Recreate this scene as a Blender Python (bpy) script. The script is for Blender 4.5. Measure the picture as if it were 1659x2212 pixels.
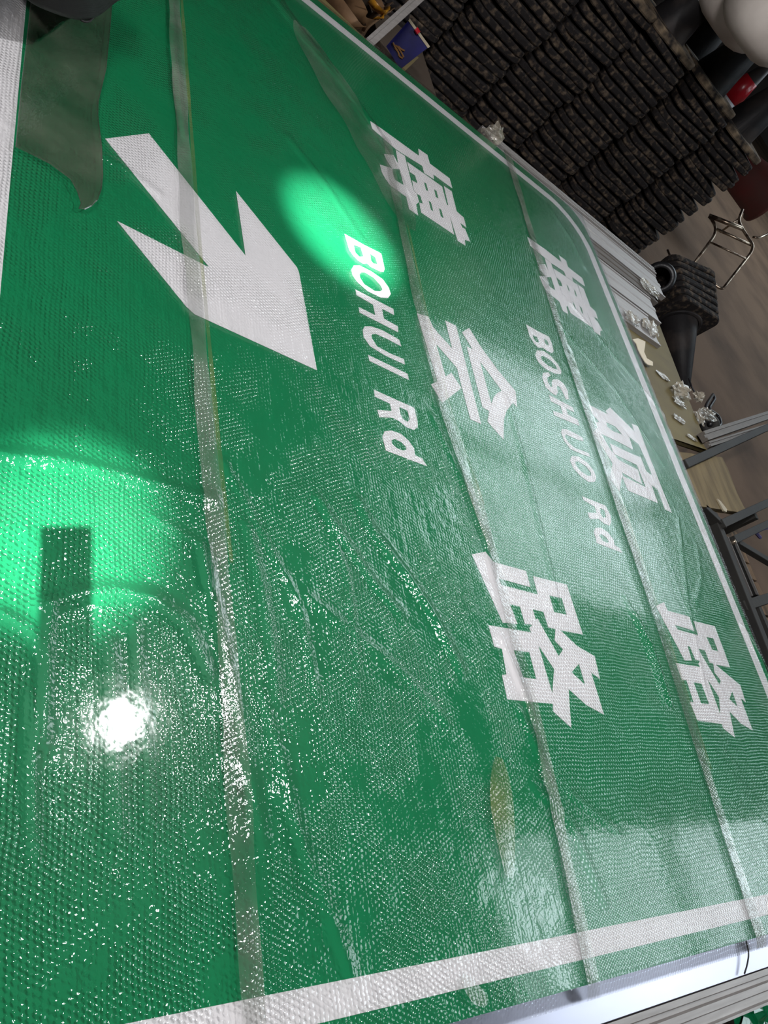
import bpy, math, random
import numpy as np
from mathutils import Vector, Matrix, noise
from mathutils.geometry import tessellate_polygon
random.seed(4)
for o in list(bpy.data.objects):
    bpy.data.objects.remove(o)
SC = bpy.context.scene
COL = SC.collection

# ------------------------------------------------------------------ camera
W_, H_ = 1659., 2212.
FPX = 1738.67
ROT = np.array([[0.1632, 0.8619, -0.4801], [0.7257, 0.2248, 0.6503], [0.6684, -0.4546, -0.5887]])
ZS = 0.52           # height of the sign face above the floor
HC = 1.20           # camera above the sign face
CAMP = np.array([0., 0., ZS + HC])
cd = bpy.data.cameras.new('camera')
cam = bpy.data.objects.new('camera', cd); COL.objects.link(cam)
ax, ay, az = ROT[:, 0], -ROT[:, 1], -ROT[:, 2]
M = Matrix(((ax[0], ay[0], az[0], 0), (ax[1], ay[1], az[1], 0), (ax[2], ay[2], az[2], 0), (0, 0, 0, 1)))
cam.matrix_world = Matrix.Translation(Vector(CAMP)) @ M.to_quaternion().to_matrix().to_4x4()
cd.sensor_fit = 'VERTICAL'; cd.sensor_height = 36.0
cd.lens = 36.0 * FPX / H_
cd.clip_start = 0.01; cd.clip_end = 200
SC.camera = cam

def P(x, y, z=0.):
    """photo pixel -> point at height z above the sign face"""
    d = ROT @ np.array([x - W_ / 2, y - H_ / 2, FPX])
    t = (z - HC) / d[2]
    q = CAMP + d * t
    return Vector((q[0], q[1], q[2]))

# ------------------------------------------------------------------ light
wd = bpy.data.worlds.new('world'); SC.world = wd; wd.use_nodes = True
wd.node_tree.nodes['Background'].inputs[0].default_value = (1.0, 0.84, 0.74, 1)
wd.node_tree.nodes['Background'].inputs[1].default_value = 0.25
SC.view_settings.view_transform = 'Standard'; SC.view_settings.look = 'None'
SC.view_settings.gamma = 1; SC.view_settings.use_curve_mapping = False
SC.view_settings.exposure = 0.0

def area(name, loc, target, sx, sy, power, col=(1, 1, 1)):
    l = bpy.data.lights.new(name, 'AREA'); l.shape = 'RECTANGLE'; l.size = sx; l.size_y = sy
    l.energy = power; l.color = col
    o = bpy.data.objects.new(name, l); COL.objects.link(o); o.location = loc
    o.rotation_euler = (Vector(target) - Vector(loc)).to_track_quat('-Z', 'Y').to_euler()
    return o
def spot(name, loc, target, power, ang, rad=0.02, col=(1, 1, 1)):
    l = bpy.data.lights.new(name, 'SPOT'); l.energy = power; l.spot_size = ang; l.spot_blend = 1.0
    l.shadow_soft_size = rad; l.color = col
    o = bpy.data.objects.new(name, l); COL.objects.link(o); o.location = loc
    o.rotation_euler = (Vector(target) - Vector(loc)).to_track_quat('-Z', 'Y').to_euler()
    return o
# floodlight whose mirror image is the white flare on the film
area('floodlight', (-1.566, 2.397, ZS + 3.5), (-1.45, 2.2, ZS), .125, .11, 100, (1, .99, 1))
SC.cycles.use_adaptive_sampling = True; SC.cycles.adaptive_threshold = .03; SC.cycles.adaptive_min_samples = 12
SC.cycles.max_bounces = 4; SC.cycles.diffuse_bounces = 2; SC.cycles.glossy_bounces = 3
SC.cycles.transmission_bounces = 2; SC.cycles.transparent_max_bounces = 10
# broad fill lamp added for even light, set where its reflection stays off view
area('fill_light', (.9, -2.3, ZS + 4.4), (-1.5, 1.8, ZS), 1.6, .5, 235, (1, .97, .97))
# narrow spots added to imitate retroreflected glow; first one casts the phone shadow
A1 = P(150, 1150); L1 = Vector((1.82, -1.37, ZS + 4.2))
spot('glow_spot', L1, A1, 8000, math.radians(4.6), .018)
A2 = P(742, 505); L2 = Vector((-1.1, .1, ZS + 4.2))
spot('glow_spot', L2, A2, 5600, math.radians(7.0), .02, (1, .97, 1))

# ------------------------------------------------------------------ materials
def nm(name):
    m = bpy.data.materials.new(name); m.use_nodes = True
    nt = m.node_tree
    return m, nt, nt.nodes, nt.links
def N(nt, t, **kw):
    n = nt.nodes.new(t)
    for k, v in kw.items():
        setattr(n, k, v)
    return n
def mth(nt, op, a, b=None, c=None):
    n = nt.nodes.new('ShaderNodeMath'); n.operation = op
    for i, v in enumerate((a, b, c)):
        if v is None: continue
        if isinstance(v, (int, float)): n.inputs[i].default_value = v
        else: nt.links.new(v, n.inputs[i])
    return n.outputs[0]
def pmat(name, col, rough=.5, metal=0., col2=None, scale=8., lo=.4, hi=.6, bump=0., bscale=60., detail=4., stretch=None, spec=.5, world=False):
    m, nt, ns, ln = nm(name)
    b = ns['Principled BSDF']
    b.inputs['Base Color'].default_value = (*col, 1); b.inputs['Roughness'].default_value = rough
    b.inputs['Metallic'].default_value = metal; b.inputs['Specular IOR Level'].default_value = spec
    tc = N(nt, 'ShaderNodeTexCoord'); src = tc.outputs['Object']
    if world: src = N(nt, 'ShaderNodeNewGeometry').outputs['Position']
    if stretch:
        mp = N(nt, 'ShaderNodeMapping'); mp.inputs['Scale'].default_value = stretch
        ln.new(src, mp.inputs[0]); src = mp.outputs[0]
    if col2:
        no = N(nt, 'ShaderNodeTexNoise'); no.inputs['Scale'].default_value = scale; no.inputs['Detail'].default_value = detail
        ln.new(src, no.inputs['Vector'])
        mr = N(nt, 'ShaderNodeMapRange'); mr.inputs[1].default_value = lo; mr.inputs[2].default_value = hi
        ln.new(no.outputs[0], mr.inputs[0])
        mx = N(nt, 'ShaderNodeMix', data_type='RGBA')
        mx.inputs[6].default_value = (*col, 1); mx.inputs[7].default_value = (*col2, 1)
        ln.new(mr.outputs[0], mx.inputs[0]); ln.new(mx.outputs[2], b.inputs['Base Color'])
    if bump:
        n2 = N(nt, 'ShaderNodeTexNoise'); n2.inputs['Scale'].default_value = bscale; n2.inputs['Detail'].default_value = 5
        ln.new(src, n2.inputs['Vector'])
        bp = N(nt, 'ShaderNodeBump'); bp.inputs['Strength'].default_value = bump; bp.inputs['Distance'].default_value = .01
        ln.new(n2.outputs[0], bp.inputs['Height']); ln.new(bp.outputs[0], b.inputs['Normal'])
    return m

MT = {}
MT['green'] = pmat('green_sheeting', (.006, .205, .078), .38, 0, (.007, .185, .070), 3, .3, .7, .05, 700)
_b = MT['green'].node_tree.nodes['Principled BSDF']
_b.inputs['Coat Weight'].default_value = 1.0; _b.inputs['Coat Roughness'].default_value = .065
_b.inputs['Specular IOR Level'].default_value = .08
_t = MT['green'].node_tree; _n = _t.nodes.new('ShaderNodeTexNoise'); _n.inputs['Scale'].default_value = 38; _n.inputs['Detail'].default_value = 2
_c = _t.nodes.new('ShaderNodeTexCoord'); _t.links.new(_c.outputs['Object'], _n.inputs['Vector'])
_p = _t.nodes.new('ShaderNodeBump'); _p.inputs['Distance'].default_value = .0003; _t.links.new(_n.outputs[0], _p.inputs['Height']); _t.links.new(_p.outputs[0], _b.inputs['Coat Normal'])
MT['white_sheet'] = pmat('white_sheeting', (.70, .69, .70), .4, 0, (.63, .62, .63), 500, .3, .8)
MT['alu'] = pmat('aluminium', (.40, .375, .36), .5, .6, (.31, .29, .275), 3, .3, .7, .05, 200, stretch=(30, 1.5, 30))
MT['alu_dim'] = pmat('dull_aluminium', (.15, .13, .115), .65, .3, (.11, .10, .088), 3, .3, .7, .05, 200, stretch=(30, 2, 30))
MT['alusheet'] = pmat('aluminium_sheet', (.44, .43, .50), .30, .9, (.38, .37, .44), 2, .3, .7)
MT['rubber'] = pmat('dusty_black_rubber', (.015, .013, .013), .8, 0, (.15, .11, .075), 26, .50, .82, .5, 40, 8, spec=.15, world=True)
MT['rubber_top'] = pmat('dusty_rubber_with_mud', (.02, .018, .018), .85, 0, (.20, .15, .10), 14, .40, .68, .5, 40, 6, spec=.15)
MT['cone'] = pmat('cone_black_rubber', (.013, .012, .013), .5, 0, (.060, .048, .042), 3.5, .45, .75, .15, 30, spec=.15)
MT['red'] = pmat('red_reflective', (.42, .008, .018), .3, 0, (.33, .006, .014), 12, .3, .7, .2, 30)
MT['darkred'] = pmat('dusty_red_plastic', (.12, .022, .02), .6, 0, (.08, .03, .025), 5, .3, .7)
MT['silver'] = pmat('silver_reflective_band', (.50, .50, .54), .35, .1, (.38, .37, .40), 20, .3, .7, .2, 40)
MT['white'] = pmat('white_plastic', (.78, .71, .66), .5, 0, (.52, .45, .42), 3, .3, .7)
MT['floor'] = pmat('dusty_concrete', (.125, .082, .055), .85, 0, (.070, .046, .032), 1.3, .42, .68, .25, 25, 8, spec=.15)
MT['wall'] = pmat('dark_wall', (.12, .11, .10), .9, 0, (.09, .08, .075), 1.5, .3, .7, .1, 12)
MT['board'] = pmat('olive_board', (.150, .122, .052), .6, 0, (.105, .082, .042), 2.0, .35, .7, .1, 50, 6, stretch=(3, 1, 1), spec=.15)
MT['ply'] = pmat('raw_plywood', (.18, .135, .068), .7, 0, (.11, .082, .043), 2.5, .35, .7, .15, 60, 6, stretch=(1.5, 9, 2), spec=.15)
MT['plank'] = pmat('brown_plank', (.17, .105, .058), .75, 0, (.06, .04, .025), 4, .4, .62, .2, 40, 6, stretch=(1, 7, 1), spec=.15)
MT['steel'] = pmat('dark_steel', (.034, .033, .030), .65, 0, (.025, .025, .025), 6, .3, .7, .1, 80, spec=.15)
MT['steel_edge'] = pmat('worn_steel_edge', (.12, .115, .11), .6, .2, spec=.15)
MT['chrome'] = pmat('worn_chrome', (.42, .35, .27), .3, .9, (.13, .09, .065), 14, .45, .6, .1, 60)
MT['kraft'] = pmat('brown_kraft_paper', (.20, .115, .055), .7, 0, (.12, .065, .03), 6, .35, .65, .2, 20)
MT['amber'] = pmat('amber_tape', (.42, .20, .02), .3, 0, (.3, .13, .01), 8, .35, .65)
MT['blue'] = pmat('glossy_blue_card', (.012, .012, .11), .25, 0, (.008, .008, .05), 5, .35, .65)
MT['gold'] = pmat('gold_print', (.20, .10, .035), .4, .3)
MT['cream'] = pmat('cream_card', (.40, .34, .24), .6, 0, (.3, .26, .18), 9, .3, .7)
MT['hair'] = pmat('black_hair', (.004, .003, .003), .6, 0, spec=.4)
MT['skin'] = pmat('skin', (.35, .19, .12), .55)
MT['cloth'] = pmat('dark_cloth', (.02, .022, .03), .9)
MT['black'] = pmat('black_plastic', (.01, .01, .012), .4)
MT['glass'] = pmat('lens_glass', (.01, .01, .02), .05)
MT['crumb'] = pmat('torn_cloudy_film', (.50, .47, .40), .25, 0, (.30, .27, .22), 40, .4, .6, .6, 60)

def skylight_mat():
    m, nt, ns, ln = nm('daylight_panel')
    b = ns['Principled BSDF']; b.inputs['Base Color'].default_value = (.8, .85, .85, 1)
    b.inputs['Emission Color'].default_value = (.80, .92, 1, 1); b.inputs['Emission Strength'].default_value = 5.6
    return m
MT['sky'] = skylight_mat()

def film_mat(name, pitch, rot, bubble=1.0, haze=.005, hcol=(.7, .75, .7), rough=.13, var=(.18, 1.35), rib=0.0, extra=1.0, sub=1.):
    """clear film pressed into a hexagonal grid of air bubbles"""
    m, nt, ns, ln = nm(name)
    ns.remove(ns['Principled BSDF'])
    out = [n for n in ns if n.type == 'OUTPUT_MATERIAL'][0]
    tc = N(nt, 'ShaderNodeTexCoord')
    mp = N(nt, 'ShaderNodeMapping'); mp.inputs['Rotation'].default_value = (0, 0, rot)
    ln.new(tc.outputs['Object'], mp.inputs[0])
    # slight warp so rows wander as on real film
    wn = N(nt, 'ShaderNodeTexNoise'); wn.inputs['Scale'].default_value = 9.; wn.inputs['Detail'].default_value = 1
    ln.new(mp.outputs[0], wn.inputs['Vector'])
    va = N(nt, 'ShaderNodeVectorMath', operation='MULTIPLY_ADD')
    ln.new(wn.outputs['Color'], va.inputs[0]); va.inputs[1].default_value = (.016, .016, 0); ln.new(mp.outputs[0], va.inputs[2])
    sp = N(nt, 'ShaderNodeSeparateXYZ'); ln.new(va.outputs[0], sp.inputs[0])
    px, py = pitch, pitch * math.sqrt(3)
    def cell(off):
        fx = mth(nt, 'SUBTRACT', mth(nt, 'FRACT', mth(nt, 'ADD', mth(nt, 'DIVIDE', sp.outputs[0], px), 100. + off)), .5)
        fy = mth(nt, 'SUBTRACT', mth(nt, 'FRACT', mth(nt, 'ADD', mth(nt, 'DIVIDE', sp.outputs[1], py), 100. + off)), .5)
        fx = mth(nt, 'MULTIPLY', fx, 1.); fy = mth(nt, 'MULTIPLY', fy, math.sqrt(3))
        return mth(nt, 'SQRT', mth(nt, 'ADD', mth(nt, 'MULTIPLY', fx, fx), mth(nt, 'MULTIPLY', fy, fy)))
    d = mth(nt, 'MINIMUM', cell(0.), cell(.5))          # 0 centre .. ~.5 edge
    q = mth(nt, 'DIVIDE', d, .47)
    dome = mth(nt, 'MAXIMUM', mth(nt, 'SUBTRACT', 1., mth(nt, 'MULTIPLY', q, q)), 0.0)
    n1 = N(nt, 'ShaderNodeTexNoise'); n1.inputs['Scale'].default_value = 170; n1.inputs['Detail'].default_value = 1
    ln.new(tc.outputs['Object'], n1.inputs['Vector'])
    n2 = N(nt, 'ShaderNodeTexNoise'); n2.inputs['Scale'].default_value = 22; n2.inputs['Detail'].default_value = 2
    ln.new(tc.outputs['Object'], n2.inputs['Vector'])
    mp3 = N(nt, 'ShaderNodeMapping'); mp3.inputs['Scale'].default_value = (2.2, 70, 1)
    ln.new(tc.outputs['Object'], mp3.inputs[0])
    n3 = N(nt, 'ShaderNodeTexNoise'); n3.inputs['Scale'].default_value = 1.; n3.inputs['Detail'].default_value = 2
    ln.new(mp3.outputs[0], n3.inputs['Vector'])
    n5 = N(nt, 'ShaderNodeTexNoise'); n5.inputs['Scale'].default_value = 5.5; n5.inputs['Detail'].default_value = 3
    ln.new(tc.outputs['Object'], n5.inputs['Vector'])
    mr5 = N(nt, 'ShaderNodeMapRange'); mr5.inputs[1].default_value = .40; mr5.inputs[2].default_value = .62; mr5.inputs[3].default_value = var[0]; mr5.inputs[4].default_value = var[1]
    ln.new(n5.outputs[0], mr5.inputs[0])
    h = mth(nt, 'MULTIPLY', mth(nt, 'MULTIPLY', dome, pitch * .085 * bubble), mr5.outputs[0])
    h = mth(nt, 'ADD', h, mth(nt, 'MULTIPLY', n1.outputs[0], .0007 * extra))
    h = mth(nt, 'ADD', h, mth(nt, 'MULTIPLY', n2.outputs[0], .0034 * extra))
    h = mth(nt, 'ADD', h, mth(nt, 'MULTIPLY', n3.outputs[0], .0011 * extra))
    bp = N(nt, 'ShaderNodeBump'); bp.inputs['Strength'].default_value = 1.0; bp.inputs['Distance'].default_value = sub
    ln.new(h, bp.inputs['Height'])
    fr = N(nt, 'ShaderNodeFresnel'); fr.inputs['IOR'].default_value = 1.5; ln.new(bp.outputs[0], fr.inputs['Normal'])
    fac = mth(nt, 'MINIMUM', mth(nt, 'MULTIPLY', fr.outputs[0], 1.35), .6)
    gl = N(nt, 'ShaderNodeBsdfGlossy'); gl.distribution = 'BECKMANN'; gl.inputs['Roughness'].default_value = rough; ln.new(bp.outputs[0], gl.inputs['Normal'])
    tr = N(nt, 'ShaderNodeBsdfTransparent'); df = N(nt, 'ShaderNodeBsdfDiffuse'); df.inputs['Color'].default_value = (*hcol, 1)
    hz = N(nt, 'ShaderNodeMixShader')
    n4 = n5
    hf = mth(nt, 'MULTIPLY', mth(nt, 'MULTIPLY', n4.outputs[0], n4.outputs[0]), haze * 4)
    ln.new(hf, hz.inputs[0]); ln.new(tr.outputs[0], hz.inputs[1]); ln.new(df.outputs[0], hz.inputs[2])
    ms = N(nt, 'ShaderNodeMixShader'); ln.new(fac, ms.inputs[0]); ln.new(hz.outputs[0], ms.inputs[1]); ln.new(gl.outputs[0], ms.inputs[2])
    ln.new(ms.outputs[0], out.inputs['Surface'])
    return m
MT['film'] = film_mat('bubble_film', .0108, 0.0)
MT['film_far'] = film_mat('bubble_film_fine', .0125, math.radians(28), extra=.6, var=(.75, 1.1))
MT['tape'] = film_mat('clear_tape', .0108, 0., bubble=.55, haze=.11, hcol=(.62, .66, .56), rough=.15)
MT['tape_old'] = film_mat('yellowed_tape', .0108, 0., bubble=.3, haze=.16, hcol=(.33, .36, .12), rough=.15)
MT['flap'] = film_mat('loose_film', .0108, 0., bubble=.0, haze=.05, hcol=(.50, .48, .38), rough=.12, extra=.6)
MT['crumb'] = film_mat('crumpled_tape', .0108, 0., bubble=0., haze=.30, hcol=(.55, .50, .40), rough=.16, extra=2.)
MT['smear'] = film_mat('creased_film', .0108, 0., bubble=.3, haze=.05, hcol=(.55, .6, .5), rough=.15)

# ------------------------------------------------------------------ builders
def tag(o, label=None, cat=None, group=None, kind=None):
    if label: o['label'] = label
    if cat: o['category'] = cat
    if group: o['group'] = group
    if kind: o['kind'] = kind
    return o
def empty(name, loc, label=None, cat=None, group=None, rot=None):
    o = bpy.data.objects.new(name, None); COL.objects.link(o); o.location = loc
    if rot: o.rotation_euler = rot
    o.empty_display_size = .1
    return tag(o, label, cat, group)
def link(name, me, mat, parent=None):
    if mat is not None and not me.materials: me.materials.append(mat)
    o = bpy.data.objects.new(name, me); COL.objects.link(o)
    if parent is not None:
        o.parent = parent
        bpy.context.view_layer.update() if False else None
    return o
def rebase(me, loc):
    me.transform(Matrix.Translation(-Vector(loc)))
class MB:
    def __init__(s): s.v = []; s.f = []
    def add(s, vs, fs):
        b = len(s.v); s.v += [tuple(v) for v in vs]; s.f += [tuple(i + b for i in f) for f in fs]; return s
    def box(s, lo, hi, M4=None):
        x0, y0, z0 = lo; x1, y1, z1 = hi
        vs = [Vector(p) for p in ((x0,y0,z0),(x1,y0,z0),(x1,y1,z0),(x0,y1,z0),(x0,y0,z1),(x1,y0,z1),(x1,y1,z1),(x0,y1,z1))]
        if M4: vs = [M4 @ v for v in vs]
        return s.add(vs, [(0,3,2,1),(4,5,6,7),(0,1,5,4),(1,2,6,5),(2,3,7,6),(3,0,4,7)])
    def beam(s, a, b, w, h, up=(0, 0, 1), prof=None):
        """extrude a profile (default w x h rectangle) from a to b"""
        a, b = Vector(a), Vector(b); d = (b - a).normalized(); up = Vector(up)
        x = d.cross(up).normalized(); y = x.cross(d).normalized()
        pr = prof or [(-w/2,-h/2),(w/2,-h/2),(w/2,h/2),(-w/2,h/2)]
        n = len(pr)
        vs = [a + x*p + y*q for p, q in pr] + [b + x*p + y*q for p, q in pr]
        fs = [(i, (i+1) % n, n + (i+1) % n, n + i) for i in range(n)]
        return s.add(vs, fs + [tuple(range(n))[::-1], tuple(range(n, 2*n))])
    def tube(s, pts, r, n=10, closed=False, radii=None):
        pts = [Vector(p) for p in pts]; m = len(pts); vs = []; prev = None
        for i, p in enumerate(pts):
            if closed: t = pts[(i+1) % m] - pts[i-1]
            else: t = pts[min(i+1, m-1)] - pts[max(i-1, 0)]
            t.normalize()
            if prev is None:
                prev = t.orthogonal().normalized()
            x = (prev - t * prev.dot(t)).normalized(); prev = x; y = t.cross(x)
            rr = radii[i] if radii else r
            vs += [p + (x*math.cos(k*2*math.pi/n) + y*math.sin(k*2*math.pi/n))*rr for k in range(n)]
        fs = []
        for i in range(m if closed else m-1):
            j = (i+1) % m
            fs += [(i*n+k, i*n+(k+1) % n, j*n+(k+1) % n, j*n+k) for k in range(n)]
        if not closed: fs += [tuple(range(n))[::-1], tuple(range((m-1)*n, m*n))]
        return s.add(vs, fs)
    def lathe(s, prof, n=32, M4=None):
        vs = []; 
        for r, z in prof: vs += [Vector((r*math.cos(k*2*math.pi/n), r*math.sin(k*2*math.pi/n), z)) for k in range(n)]
        if M4: vs = [M4 @ v for v in vs]
        fs = []
        for i in range(len(prof)-1):
            fs += [(i*n+k, i*n+(k+1) % n, (i+1)*n+(k+1) % n, (i+1)*n+k) for k in range(n)]
        return s.add(vs, fs)
    def me(s, name, smooth=False):
        me = bpy.data.meshes.new(name); me.from_pydata(s.v, [], s.f); me.update()
        if smooth:
            for p in me.polygons: p.use_smooth = True
        return me
    def build(s, name, mat, parent=None, smooth=False, bevel=0.):
        me = s.me(name, smooth)
        if parent is not None: rebase(me, PARLOC(parent))
        o = link(name, me, mat, parent)
        if bevel:
            b = o.modifiers.new('bevel', 'BEVEL'); b.width = bevel; b.segments = 2; b.limit_method = 'ANGLE'
        return o
def PARLOC(p):
    l = Vector(p.location)
    while p.parent: p = p.parent; l = l + Vector(p.location)
    return l
def rnd(pts, k=4, rad=.3):
    """round the corners of a polyline"""
    out = [Vector(pts[0])]
    for a, b, c in zip(pts, pts[1:], pts[2:]):
        a, b, c = Vector(a), Vector(b), Vector(c)
        r = min(rad, (a-b).length*.45, (c-b).length*.45)
        p0 = b + (a-b).normalized()*r; p1 = b + (c-b).normalized()*r
        for i in range(k+1):
            t = i/k; out.append(p0*(1-t)**2 + b*2*t*(1-t) + p1*t*t)
    out.append(Vector(pts[-1])); return out

# ------------------------------------------------------------------ room
def plane(name, lo, hi, mat):
    return tag(MB().box(lo, hi).build(name, mat), kind='structure')
plane('floor', (-26, -8, -.1), (16, 24, 0), MT['floor'])
plane('wall_back', (-26, 24, 0), (16, 24.2, 6.2), MT['wall'])
plane('wall_left', (-26.2, -8, 0), (-26, 24.2, 6.2), MT['wall'])
plane('wall_right', (16, -8, 0), (16.2, 24.2, 6.2), MT['wall'])
plane('wall_front', (-26.2, -8.2, 0), (16.2, -8, 6.2), MT['wall'])
plane('ceiling', (-26.2, -8.2, 6.2), (16.2, 24.2, 6.35), MT['wall'])
for i, (x0, x1, y0, y1) in enumerate([(-10.6, -7.8, 9.6, 16.5), (-7.5, -5.0, 9.6, 16.5), (-1.1, 1.6, 8.2, 12.3), (-1.1, 1.6, 12.8, 17)]):
    w = MB().box((x0, y0, 6.16), (x1, y1, 6.195)).build('window_%d' % (i+1), MT['sky']); tag(w, kind='structure')
    fr = MB()
    fr.box((x0-.08, y0-.08, 6.12), (x0, y1+.08, 6.199)).box((x1, y0-.08, 6.12), (x1+.08, y1+.08, 6.199))
    fr.box((x0, y0-.08, 6.12), (x1, y0, 6.199)).box((x0, y1, 6.12), (x1, y1+.08, 6.199))
    fr.build('window_frame', MT['wall'], w)

# ------------------------------------------------------------------ road sign
UL, UR, VB, VT = -3.525, .118, .235, 3.462
sign = empty('road_sign', (0, 0, ZS), 'large green direction sign with white border, arrow and lettering, lying under bubble film', 'road sign')
def rounded(u0, u1, v0, v1, r, k=8, r0=None):
    pts = []; R = r
    for n_, (sx, sy, a0) in enumerate(((1, 0, -90), (1, 1, 0), (0, 1, 90), (0, 0, 180))):
        r = r0 if (r0 is not None and n_ == 0) else R
        cx = u1-r if sx else u0+r; cy = v1-r if sy else v0+r
        for i in range(k+1):
            a = math.radians(a0 + 90*i/k); pts.append((cx + r*math.cos(a), cy + r*math.sin(a)))
    return pts
def slab(loops, z0, z1):
    """flat plate with holes; loops = [outer, hole...] of (u, v)"""
    def area2(l): return sum(a[0]*b[1]-b[0]*a[1] for a, b in zip(l, l[1:]+l[:1]))
    ls = []
    for i, l in enumerate(loops):
        l = list(l)
        if (area2(l) > 0) != (i == 0): l = l[::-1]
        ls.append([Vector((p[0], p[1], 0)) for p in l])
    tris = tessellate_polygon(ls)
    flat = [p for l in ls for p in l]; n = len(flat)
    vs = [(p.x, p.y, z1) for p in flat] + [(p.x, p.y, z0) for p in flat]
    fs = []
    for t in tris:
        a, b, c = (flat[i] for i in t)
        if (b-a).cross(c-a).z < 0: t = (t[0], t[2], t[1])
        fs.append(tuple(t)); fs.append(tuple(i+n for i in t)[::-1])
    k = 0
    for l in ls:
        m = len(l)
        for i in range(m):
            a, b = k+i, k+(i+1) % m; fs.append((a, a+n, b+n, b))
        k += m
    return MB().add(vs, fs)
def plate(name, loops, z0, z1, mat, parent=sign, label=None):
    mb = slab(loops, ZS+z0, ZS+z1)
    o = mb.build(name, mat, parent)
    if label: o['label'] = label
    return o
plate('panel', [rounded(UL, UR, VB, VT, .16)], -.012, 0, MT['green'])
plate('border', [rounded(-3.462, .070, .302, 3.418, .30, 14, .13), rounded(-3.405, .017, .372, 3.352, .245, 14, .07)], .0002, .0010, MT['white_sheet'], label='white border line with rounded corners')

def G(ox, oy, s, loops):
    return [[tuple(P(ox + x*s, oy + y*s)[:2]) for x, y in l] for l in loops]
glyphs = []
s1 = 300/1659.
glyphs.append(('character', 'white character at the start of the lower line, above the slip road name', 780, 230, s1, [
 [[(105,175),(240,265),(690,592),(680,505),(790,580),(820,685),(1055,860),(1088,980),(862,815),(868,872),(750,795),(728,712),(520,582),(415,515),(190,320),(130,268)]],
 [[(412,522),(520,592),(622,1000),(665,1050),(690,1145),(655,1172),(680,1305),(570,1228),(535,1080),(345,945),(290,870),(245,790),(220,695),(365,740),(300,640),(270,570),(385,583),(440,685)],
  [(372,747),(455,750),(505,942),(405,880),(385,830)]],
 [[(545,660),(965,958),(1022,1175),(1040,1187),(985,950),(1080,1015),(1140,1255),(1225,1330),(1255,1450),(1178,1388),(1210,1450),(1240,1462),(1300,1615),(1235,1595),(1245,1665),(1150,1605),(1055,1300),(1110,1535),(715,1270),(692,1150),(735,1165),(705,1070),(666,1046),(626,998),(606,884),(672,922),(640,825),(580,785)],
  [(748,905),(775,920),(800,1015),(773,1000)], [(868,988),(898,1010),(922,1103),(890,1085)],
  [(803,1125),(832,1145),(860,1255),(830,1235)], [(927,1215),(955,1235),(982,1337),(950,1318)]]]))
glyphs.append(('character', 'white character in the middle of the lower line, peaked roof over two bars', 850, 640, s1, [
 [[(275,205),(415,245),(470,370),(530,440),(697,625),(615,290),(745,355),(1045,1530),(915,1470),(813,1090),(755,860),(505,570),(620,960),(690,915),(808,1100),(580,1275),(445,1055),(522,1018)]],
 [[(900,378),(1050,620),(1250,890),(1455,1135),(1475,1325),(1425,1275),(1350,1365),(1315,1470),(1312,1715),(1120,1500),(1140,1375),(1060,1325),(870,600),(940,635),(815,432)],
  [(1030,780),(1290,1130),(1235,1160),(1195,1205),(1165,1285)]]]))
glyphs.append(('character', 'large white character ending the lower line, with a wet streak across it', 1000, 1160, 320/1646., [
 [[(95,195),(245,165),(340,280),(698,378),(748,560),(395,462),(425,535),(828,640),(775,435),(1150,530),(1330,1085),(1075,1035),(1270,1215),(1460,1325),(1520,1580),(1420,1505),(1565,1975),(1370,1870),(1170,1690),(1200,2120),(1000,1940),(995,1855),(490,1805),(430,1535),(480,1527),(430,1245),(345,1220),(280,980),(755,1062),(735,1012),(768,978),(685,965),(630,775),(515,745),(605,970),(510,955),(440,955)],
  [(957,652),(1095,680),(1150,865),(1010,835)], [(772,805),(890,832),(945,1005),(1025,1024),(1015,1150),(1110,1250),(1060,1325),(825,905),(808,925)],
  [(560,1258),(735,1280),(812,1580),(665,1560)], [(835,1205),(1010,1470),(990,1740)], [(1285,1410),(1355,1645),(1205,1505)]]]))
glyphs.append(('character', 'large white character ending the upper line, beside the border', 1400, 1250, 259/1273., [
 [[(80,290),(165,250),(205,340),(435,405),(487,555),(280,492),(310,540),(530,605),(480,450),(705,505),(870,945),(712,912),(975,1130),(1035,1315),(980,1270),(1110,1615),(985,1540),(860,1410),(920,1690),(795,1590),(780,1545),(520,1505),(440,1310),(480,1312),(405,1080),(355,1075),(290,895),(550,940),(530,905),(552,875),(500,862),(440,722),(415,715),(462,872),(385,870)],
  [(615,620),(690,635),(742,775),(680,755)], [(532,745),(600,762),(650,890),(690,902),(705,1000),(770,1085),(755,1125),(570,820)],
  [(480,1100),(565,1115),(645,1335),(560,1325)], [(625,1060),(750,1260),(765,1445)], [(890,1195),(950,1365),(860,1280)]]]))
glyphs.append(('character', 'white character in the middle of the upper line, with a long hooked bar', 1250, 840, 230/1659., [
 [[(150,245),(455,400),(415,345),(485,290),(865,665),(820,545),(920,580),(1120,1110),(1290,1540),(1450,1935),(1340,1875),(1225,1565),(1130,1500),(1235,1785),(765,1585),(670,1360),(632,1605),(480,1395),(525,1160),(410,980),(310,830),(228,685),(285,595),(265,520),(320,520),(205,390)],
  [(425,520),(570,590),(675,715),(530,660),(440,590)],
  [(780,745),(935,870),(1040,1100),(1142,1350),(1050,1288),(965,1070),(840,1020),(480,850),(540,1005),(500,960),(350,705),(640,840),(842,952),(835,905)],
  [(550,1015),(700,1090),(905,1190),(1042,1535),(870,1450),(690,1362),(668,1300),(985,1490),(920,1262),(680,1142),(600,1090)]]]))
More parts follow.
